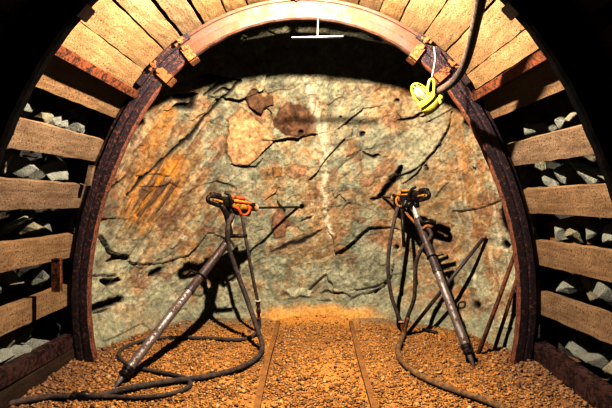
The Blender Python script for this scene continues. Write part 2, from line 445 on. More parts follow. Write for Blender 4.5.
beam('foot_beam', (pL.x+.0, YN-.3, slope(2.4)+.24), (pL.x-.0, YF+.04, slope(3.8)+.15), .09, .11, MT['rust_dark'], 'dark rusty beam low along the left wall by the arch foot')
beam('foot_beam', (pR.x+.02, YN-.3, slope(2.4)+.07), (pR.x+.0, YF+.04, slope(3.8)+.10), .10, .12, MT['rust_dark'], 'dark purple beam low along the right wall by the arch foot')
beam('sill_plank', (pL.x+.03, YN-.3, slope(2.4)+.10), (pL.x+.03, YF-.05, slope(3.8)+.045), .05, .11, MT['wood_shaded'], 'brown plank on edge under the dark beam along the left wall', 'plank', .005)  # darkened wood: the plank's shade is in its colour
# small packing pieces
a = P(57, 262, 3.3); b = P(57, 291, 3.3)
beam('wedge', a+Vector((-.0, 0, .02)), b+Vector((-.0, 0, .0)), .035, .05, MT['rust'], 'small red-brown upright block between the two lowest left boards', 'wedge', .004)
a = P(92, 166, 3.7); b = P(88, 185, 3.7)
beam('wedge', a, b, .04, .03, MT['wood_side'], 'thin pale stick wedged beside the left arch leg above the third board', 'wedge', .003)
a = P(533, 236, 4.0)+Vector((.12, 0, 0)); b = P(572, 228, 3.3)+Vector((.15, 0, 0))
beam('packing_board', a, b, .05, .2, MT['wood_orange'], 'orange-brown board behind the gap between the second and third right boards', 'board', .005)

# ------------------------------------------------------------------ rock surfaces
H0 = np.array([-.071, 3.0, CAMZ-.1]); HX, HY, HZ, PW = 1.98, 2.06, 2.15, 2.8
def base_dir(d):
    s = (np.abs(d[:, 0]/HX)**PW+np.abs(d[:, 1]/HY)**PW+np.abs(d[:, 2]/HZ)**PW)**(-1/PW); return s
class Px:
    """features of the face, each placed where it lies on the rock"""
    def __init__(s, u, v): s.u, s.v = u, v
    def line(s, pts):
        d = np.full(len(s.u), 1e9); tt = np.zeros(len(s.u)); n = len(pts)-1
        for i, (a, b) in enumerate(zip(pts, pts[1:])):
            ax, ay = a; bx, by = b; l2 = (bx-ax)**2+(by-ay)**2
            t = np.clip(((s.u-ax)*(bx-ax)+(s.v-ay)*(by-ay))/l2, 0, 1)
            e = np.hypot(s.u-ax-t*(bx-ax), s.v-ay-t*(by-ay)); m = e < d
            d = np.where(m, e, d); tt = np.where(m, (i+t)/n, tt)
        return d, tt
    def blob(s, cx, cy, rx, ry, ang=0, soft=.5):
        c, n = math.cos(R(ang)), math.sin(R(ang)); x = s.u-cx; y = s.v-cy
        d = np.hypot((x*c+y*n)/rx, (-x*n+y*c)/ry); return 1-smooth(d, 1-soft, 1+soft)
    def poly(s, pts):
        inside = np.zeros(len(s.u), bool); d = np.full(len(s.u), 1e9); n = len(pts)
        for i in range(n):
            (ax, ay), (bx, by) = pts[i], pts[(i+1) % n]
            c = ((ay > s.v) != (by > s.v)) & (s.u < (bx-ax)*(s.v-ay)/((by-ay) or 1e-9)+ax); inside ^= c
            l2 = (bx-ax)**2+(by-ay)**2; t = np.clip(((s.u-ax)*(bx-ax)+(s.v-ay)*(by-ay))/l2, 0, 1)
            d = np.minimum(d, np.hypot(s.u-ax-t*(bx-ax), s.v-ay-t*(by-ay)))
        return np.where(inside, d, -d)
GREY = np.array([.41, .39, .275]); TEAL = np.array([.315, .325, .235]); TAN = np.array([.52, .37, .215]); RUST = np.array([.39, .205, .08])
PALE = np.array([.56, .50, .38]); BROWN = np.array([.20, .105, .06]); ORNG = np.array([.62, .27, .045]); PINK = np.array([.60, .36, .19]); DARK = np.array([.035, .027, .022])
def build_face():
    nu, nv = 660, 560
    az = np.linspace(R(-68), R(68), nu); el = np.linspace(R(-40), R(62), nv)
    A, E = np.meshgrid(az, el, indexing='ij'); A = A.ravel(); E = E.ravel()
    d = np.stack([np.sin(A)*np.cos(E), np.cos(A)*np.cos(E), np.sin(E)], 1)
    s0 = base_dir(d); B = H0+d*s0[:, None]
    u, v = proj(B)
    w = 5.0*fbm(B*9, 4, 5); w2 = 5.0*fbm(B*9, 4, 9)
    px = Px(u+w, v+w2); pxs = Px(u+.6*w, v+.6*w2)
    # relief
    an = B.copy(); an[:, 0], an[:, 2] = B[:, 0]*.85+B[:, 2]*.5, (-B[:, 0]*.5+B[:, 2]*.85)*1.7      # bedding dips one way: long thin breaks
    f1, c1, e1 = facets(an, 1.9, 3, .2, .5); f2, c2, e2 = facets(an, 5.5, 21, .22, .8); f3, c3, e3 = facets(an, 15, 41, .3, .9)
    rough_r = .4+.8*smooth(fbm(B*1.7, 2, 77), -.3, .4)
    rough_r = rough_r*(1-.65*px.blob(455, 205, 52, 100))*(1-.3*px.blob(340, 230, 60, 80))
    h = .12*f1*(1-.5*px.blob(455, 205, 52, 100))+.07*f2*rough_r+.075*f3*rough_r+.03*fbm(B*3, 5, 90)+.006*fbm(B*22, 4, 95)
    # colour
    n1 = fbm(B*2.0, 4, 101); n2 = fbm(B*5, 4, 111); n3 = fbm(B*11, 4, 121); n4 = fbm(B*30, 3, 131)
    L = lambda a, b, t: a*(1-t[:, None])+b*t[:, None]
    C = np.tile(GREY, (len(B), 1)); C = L(C, TEAL, smooth(n2, -.1, .4)); C = L(C, PALE, .45*smooth(n3+.3*(c2-.5), .05, .4))
    C = L(C, np.array([.20, .19, .15]), .6*smooth(fbm(an*7, 4, 117)+.3*(c3-.5), .05, .4))
    orange_zone = np.clip(
        .55*px.blob(145, 135, 35, 30)+.8*px.blob(158, 190, 34, 38, -35)+.35*px.blob(215, 120, 35, 40)+.55*px.blob(185, 240, 50, 40)
        + .35*px.blob(300, 200, 35, 50)+.6*px.blob(395, 105, 28, 26)+.85*px.blob(455, 190, 42, 75, 12)+.55*px.blob(385, 195, 28, 45)+.6*px.blob(290, 120, 40, 30)
        + .45*px.blob(180, 200, 40, 50)+.3*px.blob(465, 290, 45, 40)+.35*px.blob(130, 290, 20, 60)+.5*px.blob(480, 150, 25, 50, -20)+.25, 0, 1)
    k = smooth(orange_zone*.9+.8*n1+.7*n2+.6*n3+.3*(c2-.5)+.2*(c3-.5), .33, .80)
    C = L(C, TAN*(1), .80*k)
    k2 = smooth(orange_zone*.75+.7*n3+.5*n2+.35*(c3-.5), .66, 1.0); C = L(C, RUST, .65*k2)
    C = L(C, BROWN*1.3, .6*smooth(n2+.6*n3+.25*(c3-.5), .30, .6))
    st_ = np.abs(fbm(an*4+5, 4, 133)); C = L(C, RUST*.9, .55*(1-smooth(st_, .02, .12))*smooth(orange_zone+n1, .1, .7))
    fz = smooth(orange_zone+.5*n2, .2, .5)
    C = L(C, BROWN*1.7*(1+.3*n4[:, None]), .75*fz*((c2*7.3) % 1 > .86)); C = L(C, PINK*.9*(1+.3*n4[:, None]), .6*fz*((c2*11.7) % 1 > .88)); C = L(C, RUST*.8, .6*fz*((c3*5.1) % 1 > .9))
    C = L(C, TEAL*.85, .5*px.blob(330, 285, 90, 28)*(1-.5*smooth(n3, -.1, .3)))
    C = L(C, GREY*1.15, .55*px.blob(345, 95, 34, 50)*(1-.6*smooth(n3, 0, .3)))
    C = L(C, GREY*1.1, .6*px.blob(425, 140, 22, 45, 20)); C = L(C, GREY*1.1, .5*px.blob(110, 290, 22, 60))
    def streak(ang, a, b, sd):
        r_ = R(ang); x = u*math.cos(r_)+v*math.sin(r_); y = -u*math.sin(r_)+v*math.cos(r_)
        return fbm(np.stack([x*a, y*b, x*0+.5], 1), 4, sd)
    s1 = streak(-55, .03, .22, 180); s2 = streak(80, .02, .25, 190); s3 = streak(-35, .03, .2, 195)
    zl = px.blob(160, 180, 75, 90, 0, .5); zr = px.blob(480, 180, 30, 110, -10, .5)
    C = L(C, BROWN*1.2, .55*zl*smooth(s1, .05, .3)); C = L(C, PALE, .45*zl*smooth(-s1, .1, .35))
    C = L(C, RUST*1.1, .6*zr*smooth(s2, .0, .3)); C = L(C, PALE*1.1, .6*zr*smooth(-s2, .05, .3)); C = L(C, np.array([.17, .15, .12]), .35*smooth(s3, .15, .4))
    h = h+.02*zl*s1
    # bright rust streaks, upper left
    a_ = R(-58); sx = u*math.cos(a_)+v*math.sin(a_); sy = -u*math.sin(a_)+v*math.cos(a_)
    st = fbm(np.stack([sx*.025, sy*.26, sx*0+.5], 1), 4, 140)
    zone = px.blob(153, 190, 44, 22, -52, .45)
    C = L(C, ORNG, zone*smooth(st, -.25, .25)); C = L(C, BROWN*.8, zone*smooth(-st, .0, .22)*.95)
    h = h+zone*.05*st
    C = L(C, ORNG*.9, .6*px.blob(160, 128, 10, 28, 35)*smooth(n3, -.2, .2))
    # slabs
    def slab(pts, col, lift, var=.25, edge=2.2):
        nonlocal C, h
        dd = pxs.poly(pts); m = smooth(dd, -.8, .8)
        cc = col*(1+var*n3[:, None]+.2*n4[:, None]); C = C*(1-m[:, None])+cc*m[:, None]
        h = h*(1-.75*m)+(-lift+.006*n3)*m*1.0
        C = L(C, DARK, .5*np.exp(-(dd/1.1)**2)*smooth(fbm(B*14, 2, 150), -.35, .1))
    slab([(241, 108), (248, 113), (261, 124), (272, 133), (273, 143), (262, 153), (250, 166), (232, 163), (225, 152), (229, 133), (228, 119)], PINK, .018)
    slab([(245, 97), (250, 88), (256, 89), (265, 98), (273, 97), (274, 105), (263, 109), (260, 115), (249, 107)], BROWN*.95, .018)
    slab([(278, 109), (290, 102), (308, 108), (317, 119), (316, 133), (303, 136), (288, 136), (274, 126), (273, 119)], BROWN*1.0, .015, .7)
    slab([(272, 215), (283, 208), (288, 222), (285, 236), (276, 238), (270, 228)], BROWN*1.7, .015, .3)
    slab([(272, 168), (282, 168), (284, 177), (274, 178)], RUST*.8, .01, .3)
    slab([(397, 112), (403, 101), (420, 98), (428, 105), (425, 116), (412, 119), (406, 121)], TAN*1.05, .018)
    slab([(282, 290), (296, 287), (312, 290), (310, 297), (290, 297)], GREY*1.1, .018)
    # pale veins
    for pts, wd, c_, a_ in (([(304, 76), (312, 99), (322, 124), (325, 158), (324, 200), (330, 235)], 3.0, PALE*1.35, .85), ([(335, 75), (340, 100), (343, 150), (350, 180)], 1.6, TAN*1.2, .6),
                        ([(352, 82), (346, 110), (352, 150)], 1.0, ORNG, .55), ([(322, 124), (323, 160)], 7, PALE*1.2, .5), ([(462, 100), (478, 125), (492, 160), (502, 205), (503, 250)], 5, PALE*1.15, .6)):
        dd, t = px.line(pts); C = L(C, c_, a_*np.exp(-(dd/wd)**2)*smooth(n4+.5*n3, -.5, .1))
    C = L(C, PALE*1.2, .9*px.blob(184, 237, 4.5, 3.2, 0, .3))
    C = L(C, BROWN*1.3, .7*px.blob(172, 216, 12, 7)); C = L(C, BROWN*1.2, .6*px.blob(470, 305, 16, 9))
    # cell edges: thin dark breaks
    for e_, wd, am, sd in ((e1, .02, .18, 160), (e2, .03, .35, 161), (e3, .05, .22, 162)):
        k = np.exp(-(e_/wd)**2)*smooth(fbm(B*5, 3, sd), -.02, .25); C = C*(1-am*k[:, None]); h = h+.006*k*(1 if sd < 162 else .35)
    C = C*(1+.42*n4+.14*n3)[:, None]
    C = C*(1-.28*smooth(fbm(B*9, 4, 171), .05, .45))[:, None]
    # named cracks and cavities (wd = half width at the middle, dp = depth)
    def crack(pts, wd, dp, taper=True, dark=1.0):
        nonlocal C, h
        dd, t = pxs.line(pts); wv = wd*(np.sin(np.clip(t, .02, .98)*np.pi)**.6 if taper else 1)
        m = np.exp(-(dd/np.maximum(wv, .3))**2); h = h+dp*m; C = L(C, DARK, np.clip(dark*m*1.3, 0, 1))
    crack([(239, 79), (228, 92), (205, 118), (190, 136), (172, 152), (150, 170), (127, 195)], 1.3, .045, False, 1.2)
    crack([(196, 79), (215, 77), (240, 79)], 1.6, .08); crack([(202, 96), (216, 84), (232, 80)], 1.8, .06); crack([(212, 93), (222, 88), (231, 90)], 1.6, .05)
    crack([(172, 95), (184, 98), (196, 96)], 4.2, .14); crack([(196, 96), (190, 106), (174, 108)], 2.6, .1); crack([(172, 107), (190, 104)], 2.4, .08)
    crack([(90, 308), (105, 305), (122, 299)], 2.8, .10, False); crack([(92, 312), (108, 309)], 1.2, .06); crack([(102, 280), (112, 281), (122, 279)], 2.2, .08)
    crack([(150, 275), (156, 271), (162, 268)], 2.4, .07); crack([(106, 262), (120, 258)], 1.2, .04)
    crack([(400, 165), (397, 176), (390, 185), (378, 199)], 3.0, .10); crack([(378, 199), (370, 200)], 1.2, .04)
    crack([(452, 112), (447, 130), (440, 146), (428, 158), (420, 170), (412, 178), (402, 184)], 1.0, .05)
    crack([(396, 176), (410, 172), (422, 165)], .9, .04); crack([(361, 137), (366, 131)], 1.5, .05); crack([(330, 178), (352, 158), (362, 148)], .6, .01, True, .5)
    crack([(276, 249), (295, 243), (310, 236), (322, 230)], 2.6, .012, True, .95); crack([(270, 251), (285, 248)], 1.2, .01, True, .6)
    crack([(362, 152), (372, 158), (380, 157)], 1.4, .04); crack([(398, 121), (412, 119), (424, 112)], 1.6, .05)
    crack([(320, 292), (330, 291), (345, 294)], .9, .02); crack([(350, 290), (372, 287), (386, 282)], .9, .02); crack([(318, 299), (332, 301)], 1.4, .02)
    crack([(262, 160), (256, 168), (240, 167), (230, 163)], .9, .03); crack([(100, 205), (112, 188), (128, 175)], .9, .03)
    crack([(373, 292), (378, 287)], 1, .02); crack([(302, 222), (312, 216)], .8, .02)
    for (x, y, r_) in ((397, 101, 1.6), (426, 169, 1.6), (447, 230, 2.0), (477, 305, 2.8), (396, 247, 1.7), (400, 294, 1.5), (302, 207, 1.8), (379, 197, 1.6), (301, 132, 1.8), (506, 245, 3.2), (425, 166, 1.2), (341, 117, 1.1)):
        m = np.exp(-((u-x)**2+(v-y)**2)/r_**2); h = h+.08*m; C = L(C, DARK, np.clip(m*1.6, 0, 1))
    # the lowest part: spilled dust
    zf = slope(B[:, 1]); k = smooth(zf+.30+.08*n2-B[:, 2], 0, .25); kk = k*px.blob(318, 320, 62, 16, 0, .35)
    C = L(C, TEAL*.95, .55*k*(1-kk)); C = L(C, np.array([.78, .40, .12]), kk)
    h = np.clip(h, -.13, .16); h = h*(1-.6*k)-.10*k*.3
    # keep clear of the arches: fade the relief outwards near the rim
    rim = smooth(np.abs(A), R(55), R(80)); h = h*(1-.3*rim)+.03*rim
    C = C*(1+.45*smooth(v, 215, 300)*(1-.3*px.blob(300, 290, 90, 40)))[:, None]*(1-.12*(1-smooth(v, 80, 190)))[:, None]  # lower face brightened, top dimmed: lamp falloff evened out in the colour
    C = np.clip(C, .012, 1)
    V = B+d*h[:, None]
    V[:, 1] = np.where(V[:, 1] < 3.99, 3.99+.15*(V[:, 1]-3.99)*.3, V[:, 1])
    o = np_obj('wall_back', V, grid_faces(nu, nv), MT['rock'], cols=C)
    return tag(o, 'broken grey and rust-orange rock face at the end of the drift', None, None, 'structure')
face = build_face()

def shell(name, t0, t1, nseg, label):
    nu, nv = nseg, 150
    ths = np.linspace(t0, t1, nu); Ys = np.linspace(-.4, 4.25, nv)
    B = np.zeros((nu, nv, 3)); D = np.zeros((nu, nv, 3))
    for i, t in enumerate(ths):
        tt = max(-TH_FOOT, min(TH_FOOT, t)); p, n, d = arc(tt, .48); ex = abs(t)-abs(tt)
        B[i, :, 0] = p.x; B[i, :, 2] = p.z-ex*1.8; D[i, :] = n
    B[:, :, 1] = Ys[None, :]; B = B.reshape(-1, 3); D = D.reshape(-1, 3)
    f1, c1, e1 = facets(B, 2.6, 203, .4, .6); f2, c2, e2 = facets(B, 8, 221, .4, .8)
    h = .5*f1+.6*f2+.03*fbm(B*4, 4, 230)
    h = h-.22*smooth(B[:, 1], 3.8, 4.2)      # closes up to the face
    V = B+D*np.clip(h, -.3, .15)[:, None]
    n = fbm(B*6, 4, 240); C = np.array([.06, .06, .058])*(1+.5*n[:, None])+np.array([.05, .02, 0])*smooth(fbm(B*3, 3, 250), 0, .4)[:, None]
    o = np_obj(name, V, grid_faces(nu, nv), MT['shell'], cols=np.clip(C, .01, 1))
    return tag(o, label, None, None, 'structure')
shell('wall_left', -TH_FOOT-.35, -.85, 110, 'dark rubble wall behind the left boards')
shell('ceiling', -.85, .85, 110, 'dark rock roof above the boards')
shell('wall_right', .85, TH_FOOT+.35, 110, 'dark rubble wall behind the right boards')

# ------------------------------------------------------------------ floor
SAND = np.array([.78, .37, .10]); SOIL = np.array([.52, .25, .08]); FGREY = np.array([.24, .25, .20]); FRED = np.array([.22, .11, .07])
def floor_h(x, y):
    p = np.stack([x, y, x*0], 1)
    h = .022*y+.016*fbm(p*2.2, 3, 300)+.012*fbm(p*9, 3, 310)
    h = h+.09*np.exp(-((x-.03)/.42)**2-((y-5.12)/.22)**2)            # heap of dust at the face
    h = h+.05*smooth(np.abs(x-CX), 1.6, 2.1)
    h = h+.10*smooth(y+.25*np.abs(x)**1.5, 4.75, 5.3)
    h = h-.015*np.exp(-((np.abs(x+.0)-.36)/.1)**2)
    return h
def floor_col(x, y):
    p = np.stack([x, y, x*0], 1); n = fbm(p*4, 4, 330); n2 = fbm(p*14, 3, 340)
    L = lambda a, b, t: a*(1-t[:, None])+b*t[:, None]
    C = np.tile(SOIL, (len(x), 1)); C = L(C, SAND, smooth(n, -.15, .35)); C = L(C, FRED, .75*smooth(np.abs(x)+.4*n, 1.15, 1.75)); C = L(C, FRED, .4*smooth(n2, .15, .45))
    far_ = smooth(y+.12*n+.16*x*x, 4.72, 4.98); C = L(C, FGREY, .85*far_)
    C = L(C, SAND, np.clip(1.6*np.exp(-((x-.03)/.42)**4-((y-5.0)/.26)**4), 0, 1)); C = L(C, SAND*1.1, .8*np.exp(-((x-.15)/.2)**2-((y-3.6)/.4)**2))
    return np.clip(C, .01, 1)
nx, ny = 420, 480
X, Yg = np.meshgrid(np.linspace(-2.45, 2.35, nx), np.concatenate([np.linspace(-.4, 2.6, 60), np.linspace(2.62, 5.4, ny-60)]), indexing='ij')
X = X.ravel(); Yg = Yg.ravel(); Hf = floor_h(X, Yg); p_ = np.stack([X, Yg, X*0], 1)
Hf2 = Hf+.006*fbm(p_*30, 3, 350)
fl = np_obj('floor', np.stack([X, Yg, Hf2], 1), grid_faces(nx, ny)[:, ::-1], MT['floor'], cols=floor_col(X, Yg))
tag(fl, 'orange-brown dirt floor of the drift', None, None, 'structure')
def FZ(x, y): return float(floor_h(np.array([x]), np.array([y]))[0])

# gravel
def hull_template(seed, n=11):
    rr = random.Random(seed); bm = bmesh.new()
    for k in range(n):
        v = Vector((rr.gauss(0, 1), rr.gauss(0, 1), rr.gauss(0, 1))).normalized()*rr.uniform(.75, 1.1); bm.verts.new((v.x, v.y, v.z*.62))
    r = bmesh.ops.convex_hull(bm, input=bm.verts); bmesh.ops.delete(bm, geom=[g for g in r['geom_interior'] if isinstance(g, bmesh.types.BMVert)], context='VERTS')
    bmesh.ops.triangulate(bm, faces=bm.faces); bm.verts.ensure_lookup_table(); bm.verts.index_update()
    V = np.array([v.co[:] for v in bm.verts]); Fc = np.array([[v.index for v in f.verts] for f in bm.faces]); bm.free(); return V, Fc
tmpl = [hull_template(s) for s in range(10)]
def build_gravel(n):
    x = rng.uniform(-2.05, 1.95, n*2); y = rng.uniform(2.85, 5.1, n*2); p = np.stack([x, y, x*0], 1)
    dens = .50+.55*smooth(fbm(p*3, 3, 400), -.4, .25); dens *= 1-.85*np.exp(-((x-.03)/.42)**4-((y-5.02)/.25)**4)
    dens *= 1-.75*np.exp(-((x-.12)/.17)**2-((y-3.6)/.4)**2); dens *= 1-.75*smooth(y+.16*x*x, 4.7, 4.95)
    dens *= 1-.6*np.exp(-((x+.55)/.25)**2-((y-4.45)/.3)**2)
    dens *= 1-.9*np.exp(-((np.abs(x+.0)-.36)/.035)**2)*(y < 4.8)
    k = rng.random(n*2) < dens; x = x[k][:n]; y = y[k][:n]; m = len(x)
    z = floor_h(x, y); s = np.clip(rng.lognormal(math.log(.0078), .45, m), .004, .026); s *= 1+.25*smooth(np.abs(x), 1., 1.8)
    Vs, Fs, Cs = [], [], []; base = 0
    cols = np.array([[.80, .38, .12], [.84, .46, .19], [.66, .30, .10], [.42, .20, .09], [.30, .15, .11], [.85, .54, .28], [.78, .34, .07], [.42, .29, .22]])
    ci = rng.choice(len(cols), m, p=[.27, .18, .2, .10, .06, .06, .09, .04]); cc = cols[ci]*rng.uniform(.55, 1.2, (m, 1))
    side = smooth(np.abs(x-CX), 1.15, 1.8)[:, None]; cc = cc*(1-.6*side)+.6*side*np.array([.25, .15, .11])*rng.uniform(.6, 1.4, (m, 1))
    for i in range(m):
        V, Fc = tmpl[i % 10]; a, b, c = rng.uniform(0, 6.28, 3); b *= .12
        ca, sa, cb, sb = math.cos(a), math.sin(a), math.cos(b), math.sin(b)
        W = V*s[i]*np.array([1, .8, 1]); W = W @ np.array([[1, 0, 0], [0, cb, -sb], [0, sb, cb]]); W = W @ np.array([[ca, -sa, 0], [sa, ca, 0], [0, 0, 1]])
        W = W+np.array([x[i], y[i], z[i]+s[i]*.28]); Vs.append(W); Fs.append(Fc+base); base += len(V); Cs.append(np.tile(cc[i], (len(V), 1)))
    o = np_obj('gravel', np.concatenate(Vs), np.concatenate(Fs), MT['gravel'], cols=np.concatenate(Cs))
    return tag(o, 'loose orange-brown gravel covering the floor of the drift', 'gravel', None, 'stuff')
build_gravel(36000)

# rails
def rail(x, label):
    prof = [(-.034, 0), (.034, 0), (.034, .006), (.008, .014), (.008, .03), (.02, .036), (.02, .05), (-.02, .05), (-.02, .036), (-.008, .03), (-.008, .014), (-.034, .006)]
    bm = bmesh.new(); rings = []
    for i in range(40):
        y = 1.6+(4.86-1.6)*i/39; rings.append([bm.verts.new((x+a+.004*math.sin(y*3), y, .022*y+b-.026+.004*math.sin(y*4+x))) for a, b in prof])
    for a, b in zip(rings, rings[1:]):
        for k in range(12): bm.faces.new((a[k], a[(k+1) % 12], b[(k+1) % 12], b[k]))
    bm.faces.new(rings[0]); bm.faces.new(rings[-1][::-1])
    return tag(bm_obj('rail', bm, MT['rail']), label, 'rail', 'half-buried rails of the track')
xr = (G(257, 407).x+G(277, 327).x)/2; xr2 = (G(374, 407).x+G(351, 327).x)/2
rail(xr, 'half-buried dusty rail of the track, the one nearer the left drill'); rail(xr2, 'half-buried dusty rail of the track, the one nearer the right drill')

# ------------------------------------------------------------------ loose rocks packed behind the boards
def rock_mesh(seed, elong=1.3):
    rr = random.Random(seed); bm = bmesh.new()
    for k in range(17):
        v = Vector((rr.gauss(0, 1), rr.gauss(0, 1), rr.gauss(0, 1))).normalized()*rr.uniform(.85, 1.12); bm.verts.new((v.x*.85, v.y*elong, v.z*.75))
    r = bmesh.ops.convex_hull(bm, input=bm.verts); bmesh.ops.delete(bm, geom=[g for g in r['geom_interior'] if isinstance(g, bmesh.types.BMVert)], context='VERTS')
    bmesh.ops.dissolve_limit(bm, angle_limit=R(14), verts=bm.verts, edges=bm.edges)
    bmesh.ops.bevel(bm, geom=list(bm.edges), offset=.035, segments=1, affect='EDGES')
    bmesh.ops.triangulate(bm, faces=bm.faces)
    bmesh.ops.subdivide_edges(bm, edges=bm.edges, cuts=2, use_grid_fill=True)
    V = np.array([v.co[:] for v in bm.verts]); nrm = V/np.linalg.norm(V, axis=1)[:, None]
    dsp = .09*fbm(V*2.3+seed, 3, seed)
    for v, q, dd in zip(bm.verts, nrm, dsp): v.co += Vector(q)*float(dd)
    me = bpy.data.meshes.new('loose_rock'); bm.to_mesh(me); bm.free()
    V = np.array([v.co[:] for v in me.vertices]); n = fbm(V*2+seed*3, 4, seed+7)
    c = np.array([.42, .43, .385])*(1+.35*n[:, None])*rr.uniform(.8, 1.15)
    if rr.random() < .3: c = c*(np.array([1.15, 1.0, .8]))
    at = me.color_attributes.new('Col', 'FLOAT_COLOR', 'POINT'); c4 = np.ones((len(V), 4), dtype=np.float32); c4[:, :3] = c; at.data.foreach_set('color', c4.ravel())
    me.materials.append(MT['shell']); return me
rmesh = [rock_mesh(500+i) for i in range(14)]
gapname = {(-1, 0): 'below the lowest left board', (-1, 1): 'between the two lowest left boards', (-1, 2): 'between the second and third left boards', (-1, 3): 'between the third and fourth left boards', (-1, 4): 'above the fourth left board',
           (1, 0): 'below the lowest right board', (1, 1): 'between the two lowest right boards', (1, 2): 'between the second and third right boards', (1, 3): 'between the third and fourth right boards', (1, 4): 'above the fourth right board'}
rk = 0
def put_rock(x, y, z, r, label, grp, seed=None):
    global rk
    o = bpy.data.objects.new('loose_rock', rmesh[rk % 14]); COL.objects.link(o); o.location = (x, y, z)
    o.rotation_euler = (random.uniform(-.5, .5), random.uniform(-.5, .5), random.uniform(0, 6.28)); o.scale = (r*random.uniform(.85, 1.15), r, r*random.uniform(.8, 1.1)); rk += 1
    return tag(o, label, 'rock', grp)
for gi in range(10):
    side, i, t_top, t_bot = gaps[gi]
    L = [g for g in gaps if g[0] == side]
    # gap under board i: between top of board i-1 and bottom of board i
    zt = arc(t_bot, HB+.03)[0].z
    if i == 0: zb = slope(3.3)+.10; xb = arc(t_bot+side*.05, HB+.03)[0].x
    else:
        pb = arc(L[i-1][2], HB+.03)[0]; zb = pb.z; xb = pb.x
    gname = gapname[(side, i)]; grp = 'loose rocks '+gname
    y = 3.68; k = 0
    while y > 2.66:
        r = random.uniform(.085, .15)*(1.15 if i <= 1 else .62 if i == 4 else 1.0)
        y -= r*.95
        rise = (3.7-y)*(.07 if i in (1, 2) else .10 if i == 0 else .02)
        lab = f'grey angular rock {gname}, {ordn[k]} from the lit arch'
        xx = xb+side*(r*.7+random.uniform(.0, .06))
        put_rock(xx, y, zb+r*.62+rise-(0 if i else .03), r, lab, grp); k += 1
        if i == 0 or (random.random() < .35 and i < 4):
            put_rock(xx+side*.08, y-.05, zb+r*.6+rise+.11, r*.85, f'grey angular rock behind others {gname}, {ordn[k-1]} from the arch', grp)
        y -= r*(.85+random.choice((0, 0, .3)))

